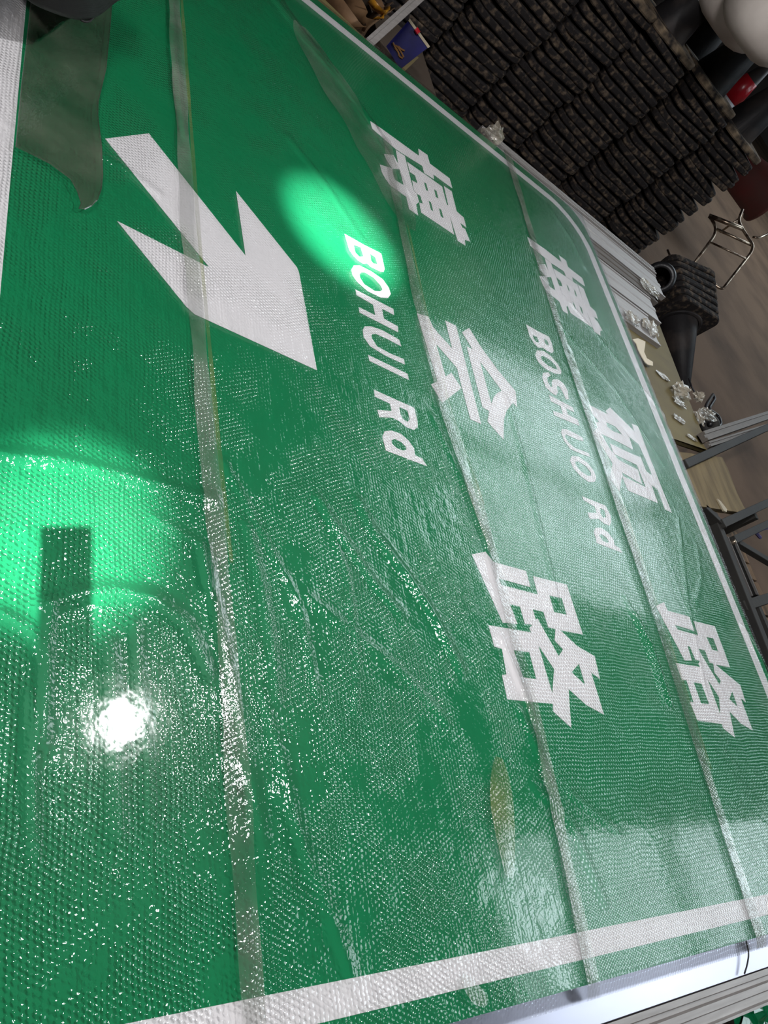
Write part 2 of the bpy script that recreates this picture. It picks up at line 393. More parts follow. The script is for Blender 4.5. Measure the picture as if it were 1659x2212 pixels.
glyphs.append(('character', 'small white character near the rounded border corner, starting the upper line', 1110, 490, 220/1659., [
 [[(215,165),(490,355),(770,575),(730,465),(845,550),(880,660),(1110,835),(1158,975),(945,820),(960,890),(845,808),(815,728),(590,580),(262,308)]],
 [[(500,515),(600,590),(785,1098),(850,1150),(895,1280),(850,1300),(885,1425),(795,1370),(735,1215),(545,1065),(470,950),(410,800),(516,822),(425,690),(415,625),(505,610),(560,720)],
  [(530,822),(600,817),(675,1040),(570,970)]],
 [[(640,680),(850,818),(1030,945),(1130,1235),(1038,938),(1135,1010),(1240,1300),(1330,1385),(1365,1505),(1300,1465),(1330,1520),(1360,1540),(1440,1690),(1400,1700),(1410,1775),(1310,1710),(1180,1370),(1275,1645),(920,1405),(868,1275),(894,1278),(851,1149),(787,1095),(740,960),(792,977),(760,885),(685,820)],
  [(850,935),(875,960),(915,1065),(890,1045)], [(970,1015),(1000,1050),(1030,1145),(1000,1120)],
  [(950,1215),(975,1240),(1015,1350),(990,1335)], [(1065,1290),(1100,1320),(1130,1425),(1100,1400)]]]))
glyphs.append(('arrow', 'large white arrow pointing down and to the right in the picture', 220, 270, 500/1659., [
 [[(22,100),(335,62),(1028,938),(960,475),(1397,1022),(1412,1060),(1540,1760),(662,1358),(600,1300),(108,690),(768,1022)]]]))
s2 = 260/1027.
R1 = [('letter B', [[(173,100),(330,190),(485,268),(500,330),(515,400),(505,428),(470,420),(400,385),(362,352),(335,357),(290,330),(250,290),(215,240),(205,210)],[(250,195),(310,215),(335,295),(300,297),(265,260)],[(390,270),(435,300),(455,360),(420,355),(400,330)]]),
 ('letter O', [[(232,410),(250,372),(300,370),(400,420),(500,490),(550,560),(568,615),(545,648),(480,645),(370,590),(280,510),(240,450)],[(300,445),(315,430),(350,432),(420,475),(480,540),(497,575),(480,592),(430,588),(340,530),(305,475)]]),
 ('letter H', [[(265,575),(440,665),(468,680),(590,742),(598,795),(492,740),(510,825),(628,890),(632,942),(300,772),(293,725),(435,795),(415,705),(275,625)]]),
 ('letter U', [[(640,1005),(657,1062),(540,1000),(440,955),(405,958),(403,985),(450,1060),(560,1120),(680,1170),(688,1217),(520,1140),(390,1060),(335,980),(328,920),(345,890),(400,890),(500,925)]]),
 ('letter I', [[(372,1132),(710,1295),(722,1348),(385,1185)]]),
 ('letter R', [[(422,1430),(600,1510),(768,1585),(795,1700),(797,1750),(765,1775),(700,1750),(640,1700),(580,1670),(470,1665),(453,1603),(575,1612),(560,1550),(432,1490)],[(640,1578),(710,1610),(728,1685),(710,1705),(670,1680),(650,1640)]]),
 ('letter d', [[(495,1830),(515,1785),(570,1778),(650,1805),(720,1865),(765,1930),(775,1990),(835,2018),(880,2085),(525,1950),(508,1885)],[(572,1865),(600,1850),(660,1880),(698,1920),(700,1945),(670,1950),(620,1930),(580,1895)]])]
for n, l in R1: glyphs.append(('letter', 'white %s of the lower road name BOHUI Rd' % n, 700, 480, s2, [l]))
s3 = 280/1147.
R2 = [('letter B', [[(147,85),(250,145),(350,195),(375,255),(393,325),(375,340),(330,318),(295,292),(255,292),(215,250),(180,190)],[(205,180),(245,198),(265,245),(240,245),(215,215)],[(305,210),(335,230),(350,270),(330,270),(312,245)]]),
 ('letter O', [[(228,360),(242,315),(300,320),(370,370),(430,440),(460,500),(455,528),(400,520),(320,480),(255,420)],[(275,372),(298,362),(360,400),(410,450),(425,485),(400,482),(340,450),(290,405)]]),
 ('letter S', [[(290,560),(297,515),(345,510),(365,540),(335,555),(337,590),(360,635),(378,640),(375,600),(385,572),(430,572),(480,610),(515,670),(525,750),(498,748),(475,690),(445,640),(425,628),(418,645),(430,690),(410,715),(370,690),(320,640)]]),
 ('letter H', [[(350,710),(560,820),(575,865),(500,828),(518,885),(605,930),(620,985),(395,890),(385,850),(472,880),(452,808),(365,765)]]),
 ('letter U', [[(455,1040),(465,1012),(510,1015),(600,1060),(650,1090),(655,1120),(600,1105),(500,1060),(490,1078),(520,1130),(580,1180),(700,1225),(715,1260),(640,1235),(540,1190),(480,1110)]]),
 ('second letter O', [[(535,1290),(552,1250),(610,1255),(690,1310),(745,1380),(768,1440),(755,1480),(700,1480),(630,1430),(565,1360)],[(580,1302),(610,1297),(680,1345),(722,1400),(722,1428),(690,1425),(630,1385),(590,1335)]]),
 ('letter R', [[(640,1605),(850,1690),(895,1780),(900,1840),(885,1868),(840,1850),(790,1808),(710,1805),(690,1750),(770,1755),(755,1700),(655,1640)],[(800,1710),(840,1730),(855,1790),(830,1800),(805,1760)]]),
 ('letter d', [[(745,1920),(762,1885),(810,1885),(870,1925),(920,1990),(930,2040),(975,2065),(1000,2108),(770,2020),(765,1985)],[(790,1952),(815,1942),(860,1975),(880,2010),(865,2020),(825,2000)]])]
for n, l in R2: glyphs.append(('letter', 'white %s of the upper road name BOSHUO Rd' % n, 1100, 680, s3, [l]))
def refine(loops):
    return loops
for name, lab, ox, oy, s, pieces in glyphs:
    mb = MB()
    for k, loops in enumerate(pieces):
        b = slab(G(ox, oy, s, loops), ZS+.0002, ZS+.0011); mb.add(b.v, b.f)
    o = mb.build(name, MT['white_sheet'], sign); o['label'] = lab

# ------------------------------------------------------------------ bubble film sheets
def px(*pts): return np.array([[*P(x, y)[:2]] for x, y in pts])
ridges = [  # (polyline in the sheet plane, width, height)
 (px((680,1080),(720,1140),(800,1260),(860,1330)), .015, .011), (px((770,1090),(800,1150),(870,1240),(930,1330),(990,1450)), .017, .012),
 (px((530,1140),(565,1300),(585,1420),(592,1510)), .016, .008), (px((0,985),(120,995),(230,1022),(350,1052),(460,1085)), .014, .009),
 (px((95,1310),(160,1285),(250,1280),(330,1295),(400,1350),(445,1450)), .016, .009), (px((88,1600),(95,1450),(100,1310)), .013, .008),
 (px((590,0),(640,70),(720,160),(800,270)), .022, .012),
 (px((690,1090),(745,1240),(770,1420),(765,1540)), .008, .004), (px((1365,1330),(1400,1400),(1440,1520)), .014, .016), (px((1345,1290),(1400,1420),(1430,1520)), .010, .006),
 (px((1600,1360),(1640,1430),(1680,1520)), .014, .014), (px((1120,1540),(1150,1600),(1190,1720)), .013, .006), (px((1080,1380),(1120,1480),(1150,1560)), .010, .006),
 (px((290,1350),(300,1500),(320,1650),(322,1780)), .012, .005), (px((235,1400),(245,1600),(250,1800)), .016, .006),
 (px((660,1290),(760,1370),(860,1450),(960,1560)), .014, .005), (px((430,1180),(470,1350),(520,1600),(560,1800)), .014, .005),
 (px((1090,860),(1130,1000),(1200,1300)), .010, .004), (px((1010,1000),(1040,1120),(1060,1250)), .010, .004), (px((1230,660),(1330,780),(1450,920)), .010, .005), (px((1200,700),(1330,850),(1430,1010)), .008, .004),
 (px((930,900),(1000,1050),(1050,1180)), .012, .004), (px((1150,1700),(1230,1780),(1300,1950)), .015, .006), (px((1230,1720),(1330,1800)), .012, .006),
 (px((620,300),(700,400),(780,520)), .018, .005), (px((760,230),(830,330),(880,420)), .014, .005), (px((1190,460),(1230,520),(1260,580)), .016, .005),
 (px((1500,1180),(1510,1250),(1500,1300)), .012, .004), (px((200,330),(260,360),(340,420)), .012, .005), (px((370,0),(372,120),(395,300)), .008, .005), (px((600,1720),(680,1900),(750,2100)), .016, .005),
 (px((480,1000),(560,1150),(640,1300),(680,1500)), .010, .005), (px((560,1500),(620,1700),(660,1900)), .012, .005), (px((60,1500),(65,1700),(70,1850)), .010, .006), (px((0,1330),(60,1360),(90,1420)), .010, .006),
 (px((330,1120),(430,1180),(440,1260)), .012, .006), (px((1460,1120),(1480,1300),(1520,1500)), .010, .004),
]
def segdist(U, V, a, b):
    d = b - a; L = (d**2).sum()
    t = np.clip(((U-a[0])*d[0] + (V-a[1])*d[1]) / L, 0, 1)
    return np.hypot(U - a[0] - t*d[0], V - a[1] - t*d[1])
rs = np.random.RandomState(3)
waves = [(rs.uniform(.8, 5), rs.uniform(3, 16), rs.uniform(0, 6.3), rs.uniform(-1, 1), rs.uniform(.4, 1)) for _ in range(26)]
def hgt(U, V):
    h = np.zeros_like(U)
    for a, b, p, s, am in waves:
        h += am * np.sin(a*U + b*V*(1+.1*s) + p + 1.3*np.sin(.9*U*s + p) + .8*np.sin(3*U+p))/(1 + .45*math.hypot(a, b))
    h = h * .00115
    for pl, w, hh in ridges:
        lo = pl.min(0) - .1; hi = pl.max(0) + .1
        m = (U > lo[0]) & (U < hi[0]) & (V > lo[1]) & (V < hi[1])
        if not m.any(): continue
        u, v = U[m], V[m]; d = np.full(u.shape, 9.)
        for a, b in zip(pl, pl[1:]): d = np.minimum(d, segdist(u, v, a, b))
        h[m] += hh * .85 * np.exp(-(d/w)**2)
    return h
def edge(pts):
    a = np.array(sorted(pts)); return lambda u: np.interp(u, a[:, 0], a[:, 1])
E0 = edge([(-3.6, .225), (.2, .225)])
S1 = edge([(-3.6, .80), (-2.7, .797), (-1.65, .795), (-1.02, .805), (-.6, .818), (.2, .815)])
S2 = edge([(-3.6, 1.16), (-3.25, 1.29), (-2.79, 1.735), (-2.4, 1.70), (-1.9, 1.675), (-1.44, 1.668), (-.94, 1.735), (-.41, 1.73), (.2, 1.69)])
S3 = edge([(-3.6, 2.775), (-2.28, 2.655), (-1.54, 2.63), (-.68, 2.60), (-.16, 2.563), (.2, 2.55)])
E1 = edge([(-3.6, 3.48), (-2.5, 3.475), (-2, 3.485), (-1, 3.478), (.2, 3.48)])
def sheet(name, ef, et, mat, z0, label, step=.0085):
    us = np.arange(-3.55, .1501, step); nv = int(1.0/step) if ef is not S2 else int(1.0/step)
    t = np.linspace(0, 1, nv)
    U = np.repeat(us[:, None], nv, 1); A, B = ef(us)[:, None], et(us)[:, None]
    A = A + .004*np.sin(us*23)[:, None]; B = B + .004*np.sin(us*17+1)[:, None]
    V = A + (B - A)*t[None, :]
    Z = z0 + np.maximum(hgt(U, V), -.0018)
    # hem hangs over the panel edges
    over = np.clip(U - UR, 0, 1) + np.clip(UL - U, 0, 1) + np.clip(V - VT, 0, 1) + np.clip(VB - V, 0, 1)
    Z = Z - over * .35
    co = np.stack([U, V, Z], -1).reshape(-1, 3)
    i, j = np.meshgrid(np.arange(len(us)-1), np.arange(nv-1), indexing='ij')
    a = (i*nv + j).ravel(); q = np.stack([a, a+nv, a+nv+1, a+1], -1)
    me = bpy.data.meshes.new(name)
    me.vertices.add(len(co)); me.vertices.foreach_set('co', co.ravel())
    me.loops.add(q.size); me.loops.foreach_set('vertex_index', q.ravel().astype(np.int32))
    me.polygons.add(len(q)); me.polygons.foreach_set('loop_start', np.arange(0, q.size, 4, dtype=np.int32))
    me.polygons.foreach_set('use_smooth', np.ones(len(q), bool))
    me.update(calc_edges=True)
    o = link(name, me, mat); o.location = (0, 0, ZS)
    return tag(o, label, 'bubble wrap', 'lengths of bubble film laid side by side over the sign')
sheet('bubble_wrap', E0, lambda u: S1(u)+.022, MT['film'], .0046, 'clear bubble film over the arrow, lowest length by the left picture edge')
sheet('bubble_wrap', lambda u: S1(u)-.022, lambda u: S2(u)+.02, MT['film'], .0062, 'clear creased bubble film over the lower road name')
sheet('bubble_wrap', lambda u: S2(u)-.02, lambda u: S3(u)+.025, MT['film_far'], .0078, 'clear bubble film over the lower line of big characters')
sheet('bubble_wrap', lambda u: S3(u)-.025, E1, MT['film_far'], .0094, 'clear bubble film over the upper line of characters beside the board')

def strip(name, pts, w, z, mat, label, cat='tape', group=None, taper=False, wob=.004, n=70):
    """flat ribbon that follows the film"""
    pts = [Vector((p[0], p[1], 0)) for p in pts]
    L = [0]
    for a, b in zip(pts, pts[1:]): L.append(L[-1] + (b-a).length)
    ts = np.linspace(0, L[-1], n); X = np.interp(ts, L, [p.x for p in pts]); Y = np.interp(ts, L, [p.y for p in pts])
    dX, dY = np.gradient(X), np.gradient(Y); l = np.hypot(dX, dY); nx, ny = -dY/l, dX/l
    k = 7; S = np.linspace(-.5, .5, k)
    ww = w * (1 + .12*np.sin(ts*9+z*900) + .08*np.sin(ts*23))
    if taper: ww = ww * np.sqrt(np.clip(np.sin(np.pi*np.linspace(.03, .97, n)), .02, 1))
    U = X[:, None] + nx[:, None]*ww[:, None]*S; V = Y[:, None] + ny[:, None]*ww[:, None]*S
    Z = z + np.maximum(hgt(U, V), -.0018)
    over = np.clip(U - UR, 0, 1) + np.clip(UL - U, 0, 1)
    Z = Z - over*.35
    vs = [(U[i, j], V[i, j], Z[i, j]) for i in range(n) for j in range(k)]
    fs = [(i*k+j, (i+1)*k+j, (i+1)*k+j+1, i*k+j+1) for i in range(n-1) for j in range(k-1)]
    me = MB().add(vs, fs).me(name, True); me.update()
    if me.polygons[0].normal.z < 0: me.flip_normals()
    o = link(name, me, mat); o.location = (0, 0, ZS)
    return tag(o, label, cat, group)
uu = np.linspace(-3.54, .145, 60)
GT = 'clear tape strips along the seams of the film'
strip('clear_tape', [(u, S1(u)) for u in uu[3:]], .044, .0128, MT['tape'], 'clear tape along the seam crossing the arrow', group=GT, n=260)
strip('clear_tape', [(u, S2(u)) for u in uu[12:]], .046, .0134, MT['tape'], 'clear tape along the middle seam through the large characters', group=GT, n=260)
strip('clear_tape', [(u, S3(u)) for u in uu], .056, .0140, MT['tape'], 'clear tape along the seam between the upper road name and upper characters', group=GT, n=260)
GY = 'yellowed edges of tape beside the seams'
strip('yellowed_tape', [(u, S3(u)+.034) for u in uu[22:52]], .012, .0142, MT['tape_old'], 'thin yellow-green tape edge above the upper road name', group=GY, n=160)
strip('yellowed_tape', [(u, S1(u)+.027) for u in uu[2:46]], .011, .0136, MT['tape_old'], 'thin yellow-green tape edge beside the arrow seam', group=GY, n=160)
strip('yellowed_tape', [(u, S2(u)+.030) for u in uu[20:40]], .010, .0140, MT['tape_old'], 'thin yellow-green tape edge by the middle seam', group=GY, n=120)
# smears and cloudy patches
def smear(pix, w, label, mat='smear'):
    strip('film_patch', px(*pix), w, .0150, MT[mat], label, 'plastic film', taper=True, n=40)
smear([(1068,1640),(1075,1760),(1090,1900)], .07, 'olive cloudy tape patch left of the middle seam near the bottom', 'tape_old')
smear([(640,60),(740,230),(820,360),(880,500)], .22, 'grey cloudy film patch above the iridescent letter')
smear([(985,2110),(1015,2150),(1040,2165)], .03, 'scrap of tape on the lower edge below the border', 'tape')

# loose flap of film at top left
fl = [(62,0),(150,-30),(238,-20),(232,60),(222,160),(205,230),(204,260),(212,330),(214,390),(211,420),(203,442),(190,456),(176,463),(163,462),(168,450),(160,425),(145,398),(100,365),(60,345),(28,330),(40,200),(52,100)]
lp = [tuple(P(*p)[:2]) for p in fl]
mb = slab([lp], ZS+.0165, ZS+.0172)
mb.tube([Vector((*q, ZS+.0175)) for q in lp], .0016, 5, closed=True)
o = mb.build('film_flap', MT['flap']); tag(o, 'loose brownish see-through film flap with a rounded end at top left', 'plastic film')

# ------------------------------------------------------------------ table, boards, steel
tb = empty('work_table', (-1.7, 1.9, 0), 'low trestle table under the sign topped with an olive board', 'table')
zt = ZS - .055
def quad(name, pts, z0, z1, mat, parent, label=None):
    o = slab([[tuple(p) for p in pts]], z0, z1).build(name, mat, parent)
    if label: o['label'] = label
    return o
b1 = [P(1395, 690, -.055), P(1417, 700, -.055), P(1470, 820, -.055), P(1517, 935, -.055), P(1521,950,-.055), P(1522, 958, -.055), P(1527, 966, -.055), P(1528, 974, -.055), P(1536, 975, -.055)]
quad('board', [(-4.0, .6), *[(p.x, p.y) for p in [P(1420,690,-.055)]], *[(p.x, p.y) for p in b1[2:]], (-1.97, 3.2), (-1.97, .6)], zt-.03, zt, MT['board'], tb, 'olive board strewn with tape scraps')
b2 = [P(1481, 1030, -.06), P(1560, 988, -.06), P(1572, 1012, -.06), P(1592, 1065, -.06), P(1607, 1095, -.06), P(1618, 1110, -.06)]
quad('board', [(-1.955, .6), (-1.955, 3.6), *[(p.x, p.y) for p in b2[1:]], (-1.60, 3.4), (-1.60, .6)], zt-.035, zt-.005, MT['ply'], tb, 'bare plywood board past the first steel bar')
for x, y in ((-3.7, .8), (-3.7, 3.4), (-.3, .8), (-.3, 3.4), (-2, .8), (-2, 3.4)):
    MB().beam((x, y, 0), (x, y, zt-.035), .06, .06, (1, 0, 0)).build('leg', MT['steel'], tb)
MB().box((-1.58, .6, zt-.035), (.15, 3.45, zt-.006)).build('board', MT['board'], tb)

fr = empty('welded_stand', (-1.2, 4.2, 0), 'dark welded steel frame running along the upper edge of the sign', 'frame')
z = ZS - .075
def bar(name, p0, p1, zz0, zz1, w, h, parent, mat='steel', label=None, bev=.003):
    o = MB().beam(P(*p0, zz0), P(*p1, zz1), w, h).build(name, MT[mat], parent, bevel=bev)
    if label: o['label'] = label
    return o
bar('cross_bar', (1555,1134), (1690,1072), -.075, -.075, .045, .045, fr)
bar('cross_bar', (1582,1168), (1700,1112), -.11, -.11, .042, .04, fr)
bar('rail', (1535,1110), (1680,1478), -.10, -.10, .055, .05, fr)
bar('rail_edge', (1571,1160), (1624,1288), -.09, -.09, .008, .01, fr, 'steel_edge', bev=0)
bar('rail_edge', (1588,1170), (1636,1284), -.09, -.09, .008, .01, fr, 'steel_edge', bev=0)
bar('rail_edge', (1627,1312), (1668,1412), -.09, -.09, .008, .01, fr, 'steel_edge', bev=0)
bar('inner_rail', (1578,1165), (1630,1288), -.12, -.12, .04, .03, fr, 'steel', bev=0)
bar('inner_rail', (1635,1312), (1690,1440), -.12, -.12, .04, .03, fr, 'steel', bev=0)
bar('cross_bar', (1600,1312), (1690,1283), -.115, -.115, .05, .05, fr)
bar('brace', (1590,1172), (1690,1232), -.14, -.14, .035, .035, fr)
bar('corner_bar', (1516,1098), (1560,1140), -.085, -.085, .035, .05, fr)
for q in ((1562,1142),(1640,1110),(1660,1400)):
    p = P(*q, -.10); MB().beam((p.x, p.y, 0), (p.x, p.y, p.z-.02), .04, .04, (1, 0, 0)).build('leg', MT['steel'], fr)
tag(MB().beam(P(1474,1006,-.04), P(1700,905,-.04), .045, .05).build('steel_bar', MT['steel'], bevel=.004), 'dark square steel bar lying across the gap between the two boards', 'bar')
for i, (a, b, w, m, l) in enumerate([((1519,944),(1700,884),.055,'alu_dim','wider grey aluminium profile pointing right from the olive board'), ((1528,962),(1700,908),.03,'alu_dim','thin grey aluminium strip just below the wider profile')]):
    prof = [(-w/2,-.02),(w/2,-.02),(w/2,.016),(w*.2,.016),(w*.2,.008),(-w*.15,.008),(-w*.15,.018),(-w/2,.018)]
    tag(MB().beam(P(*a,-.02-.02*i), P(*b,-.02-.02*i), w, .04, prof=prof).build('aluminium_profile', MT[m]), l, 'metal profile')
# planks on the floor past the frame
pk = empty('pallet', (-1.0, 4.3, 0), 'brown plank pallet on the floor behind the steel frame', 'pallet')
for i in range(9):
    x = -2.05 + i*.125
    MB().box((x, 3.50, .07), (x+.108, 5.15, .095)).build('plank', MT['plank'], pk, bevel=.003)
for y in (3.6, 4.3, 5.0): MB().box((-2.06, y, 0), (-.93, y+.09, .07)).build('bearer', MT['plank'], pk)
tag(MB().tube([P(1632,1150,-.2), P(1645,1143,-.17), P(1675,1135,-.16)], .012, 8).tube([P(1632,1150,-.2), P(1642,1161,-.22)], .011, 6).build('purple_rag', pmat('purple_cloth', (.06,.05,.16), .8)), 'scrap of purple cloth under the steel frame', 'rag')

# bolt head
p = P(1586,1170,-.072); tag(MB().lathe([(0,.010),(.007,.009),(.0115,.004),(.012,-.012)], 14, Matrix.Translation(p)).build('bolt', MT['chrome'], smooth=True), 'shiny domed bolt at the steel frame corner', 'bolt')

# ------------------------------------------------------------------ aluminium extrusions at the left end
EG = 'aluminium extrusions stacked past the left end of the sign'
def extrusion(u0, w, v0, v1, zt_, h, label, mat='alu', kind=0):
    root = empty('aluminium_extrusion', (u0+w/2, v0, zt_-h), label, 'metal profile', EG)
    r = .012
    prof = [(-w/2,0),(w/2,0),(w/2,h),(w/2-r,h),(w/2-r*1.2,h-.006),(w*.12,h-.006),(w*.10,h),(-w*.02,h),(-w*.04,h-.006),(-w/2+r*1.3,h-.006),(-w/2+r,h),(-w/2,h)]
    prof = [(-x, y) for x, y in prof][::-1]
    a = Vector((u0+w/2, v0, zt_-h)); b = Vector((u0+w/2, v1, zt_-h))
    MB().beam(a, b, w, h, prof=[(x, y) for x, y in prof]).build('channel', MT[mat], root)
    return root
za = ZS - .018
e1 = extrusion(-3.66, .055, 2.64, 4.40, za+.01, .035, 'narrow bright aluminium channel, outermost of the bundle beside the cone stacks')
e2 = extrusion(-3.60, .20, 2.70, 4.40, za, .035, 'wide aluminium channel wrapped in clear tape at its end')
e3 = extrusion(-3.39, .13, 2.2, 4.22, za-.004, .033, 'grooved aluminium channel second from the cone stacks', 'alu_dim')
e4 = extrusion(-3.25, .21, 2.2, 4.12, za-.006, .030, 'broad flat aluminium channel third from the cone stacks')
e5 = extrusion(-3.03, .24, 2.2, 3.96, za-.010, .026, 'aluminium channel nearest the olive board with crumpled tape on it', 'alu')
def crumple(name, pix, zz, r, label, mat='crumb', cat='scrap', amp=.8, squash=.35, seed=0, up=None):
    me_v = []; me_f = []; c0 = P(*pix, zz)
    n, m = 16, 9
    mb = MB(); vs = []
    for i in range(m):
        th = math.pi*(i+.5)/m
        for j in range(n):
            ph = 2*math.pi*j/n
            v = Vector((math.sin(th)*math.cos(ph), math.sin(th)*math.sin(ph), math.cos(th)))
            k = 1 + amp*noise.noise(v*2.6 + Vector((seed*3.1, seed, 7))) + .5*amp*noise.noise(v*6 + Vector((seed, 2, 1)))
            v = Vector((v.x*r[0]*k, v.y*r[1]*k, v.z*squash*min(r)*k))
            vs.append(c0 + v)
    fs = [(i*n+j, i*n+(j+1) % n, (i+1)*n+(j+1) % n, (i+1)*n+j) for i in range(m-1) for j in range(n)]
    fs += [tuple(range(n))[::-1], tuple(range((m-1)*n, m*n))]
    return tag(mb.add(vs, [f[::-1] for f in fs]).build(name, MT[mat]), label, cat)
crumple('tape_scrap', (1404,622), -.01, (.05,.10), 'clear crumpled tape at the end of the wide channel', seed=1, squash=.3)
crumple('tape_scrap', (1366,688), -.02, (.05,.06), 'crumpled clear tape on the channel nearest the board', seed=2)
crumple('tape_scrap', (1404,706), -.02, (.06,.07), 'crumpled clear tape at the corner end of the channel bundle', seed=3)
crumple('tape_scrap', (1065,294), .01, (.05,.05), 'shiny crumpled film tuft at the far end of the channel bundle', seed=4, squash=1.0, amp=.9)
crumple('tape_scrap', (1469,845), -.03, (.045,.07), 'crumpled cloudy tape in front of the cone tip', seed=5, squash=.8, amp=.9)
crumple('tape_scrap', (1468,868), -.04, (.03,.06), 'flattened tape trail on the olive board below the cone tip', seed=6, squash=.3)
crumple('tape_scrap', (1510,857), -.03, (.03,.035), 'small crumpled tape with an orange core on the board edge', seed=7, squash=.8)
crumple('tape_scrap', (1528,895), -.03, (.035,.07), 'torn whitish tape hanging over the board edge', seed=8, squash=.7, amp=.9)
crumple('tape_scrap', (1512,903), -.04, (.04,.03), 'small whitish tape lump beside the caster wheel', seed=12, squash=.6, amp=.9)
crumple('tape_scrap', (1415,735), -.04, (.015,.05), 'thin shiny tape fleck on the upper part of the board', seed=9, squash=.3)
crumple('tape_scrap', (1433,812), -.045, (.018,.06), 'short clear tape shred in the middle of the board', seed=10, squash=.3)
crumple('tape_scrap', (1467,905), -.045, (.02,.06), 'clear tape shred low on the olive board', seed=11, squash=.3)
crumple('tape_scrap', (1495,945), -.045, (.012,.05), 'pale tape shred near the jagged end of the olive board', seed=13, squash=.3)
# curled paper scrap
pp = [(1366,733),(1378,731),(1394,738),(1393,748),(1391,760),(1397,774),(1410,782),(1410,790),(1400,788),(1394,783),(1386,770),(1378,755),(1374,742)]
o = slab([[tuple(P(*q, -.03)[:2]) for q in pp]], zt+.022, zt+.026).build('paper_scrap', MT['crumb']); o.data.materials[0] = MT['cream'] if False else pmat('cream_paper', (.62,.55,.42), .7)
tag(o, 'curled cream paper scrap on the board beside the sign', 'paper')
o = slab([[tuple(P(*q, -.05)[:2]) for q in ((1550,1077),(1557,1082),(1571,1100),(1570,1106),(1564,1103))]], zt-.004, zt+.004).build('wood_splinter', MT['cream'])
tag(o, 'pale splinter on the plywood board', 'scrap')
# caster wheel and cable by the board edge
cw = empty('caster_wheel', P(1533,917,-.10), 'grey rubber caster wheel at the edge of the olive board', 'wheel')
c0 = P(1533,917,-.10); Mw = Matrix.Translation(c0) @ (Vector(CAMP)-c0).to_track_quat('Z', 'Y').to_matrix().to_4x4()
MB().lathe([(.018,.02),(.03,.025),(.05,.022),(.058,.0),(.05,-.022),(.03,-.025)], 28, Mw).build('tyre', MT['steel'], cw, smooth=True)
MB().lathe([(0,.022),(.018,.02),(.018,-.03),(0,-.03)], 16, Mw).build('hub', MT['black'], cw, smooth=True)
cb = [P(1545,895,-.25), P(1555,905,-.25), P(1558,918,-.25), P(1550,928,-.25)]
tag(MB().tube(rnd([P(1522,890,-.055),P(1526,874,-.1),P(1540,852,-.2),P(1544,862,-.2),P(1530,884,-.2),P(1552,898,-.2),P(1558,915,-.2),P(1545,930,-.2)],6,.3), .011, 8).build('cable', MT['black'], smooth=True), 'black cable looping beside the caster wheel', 'cable')
tag(MB().tube([P(1488,818,-.049),P(1494,836,-.049),P(1502,850,-.049)], .006, 6).build('wire', MT['black']), 'thin black wire at the board edge above the tape scraps', 'wire')

# ------------------------------------------------------------------ sheet metal and rail at the right end
o = MB().box((-.28, .9, ZS-.045), (.198, 4.3, ZS-.022)).build('aluminium_sheet', MT['alusheet'], bevel=.002); tag(o, 'shiny pale aluminium sheet sticking out under the lower edge of the sign', 'metal sheet')
prof = [(-.04,-.02),(.04,-.02),(.04,.012),(.034,.012),(.030,.002),(.012,.002),(.008,.012),(-.008,.012),(-.012,.002),(-.022,.002),(-.026,.014),(-.04,.014)]
o = MB().beam((.240, 1.5, ZS-.036), (.240, 4.3, ZS-.036), .08, .03, prof=prof).build('aluminium_rail', MT['alu']); tag(o, 'grooved aluminium rail along the shiny sheet at bottom right', 'metal profile')
# dark curved scratches / cable on sheet
q = [P(1612,2032,-.005), P(1618,2060,-.006), P(1614,2085,-.008), P(1608,2103,-.010)]
tag(MB().tube(rnd(q, 5, .2), .0022, 8).build('cable', MT['black'], smooth=True), 'short dark cable bent over the shiny aluminium sheet', 'cable')
st = tb
for y_ in (1.0, 3.6): MB().box((-.25, y_, ZS-.12), (.17, y_+.08, ZS-.056)).build('beam', MT['steel'], st)
for x, y in ((-.2,1.04),(.13,1.04),(-.2,3.64),(.13,3.64)): MB().beam((x,y,0),(x,y,ZS-.12),.05,.05,(1,0,0)).build('leg', MT['steel'], st)
crumple('film_scrap', (1640,2180), -.38, (.10,.16), 'torn green film scrap on the dark floor at bottom right', 'green', 'scrap', seed=21, squash=.25)

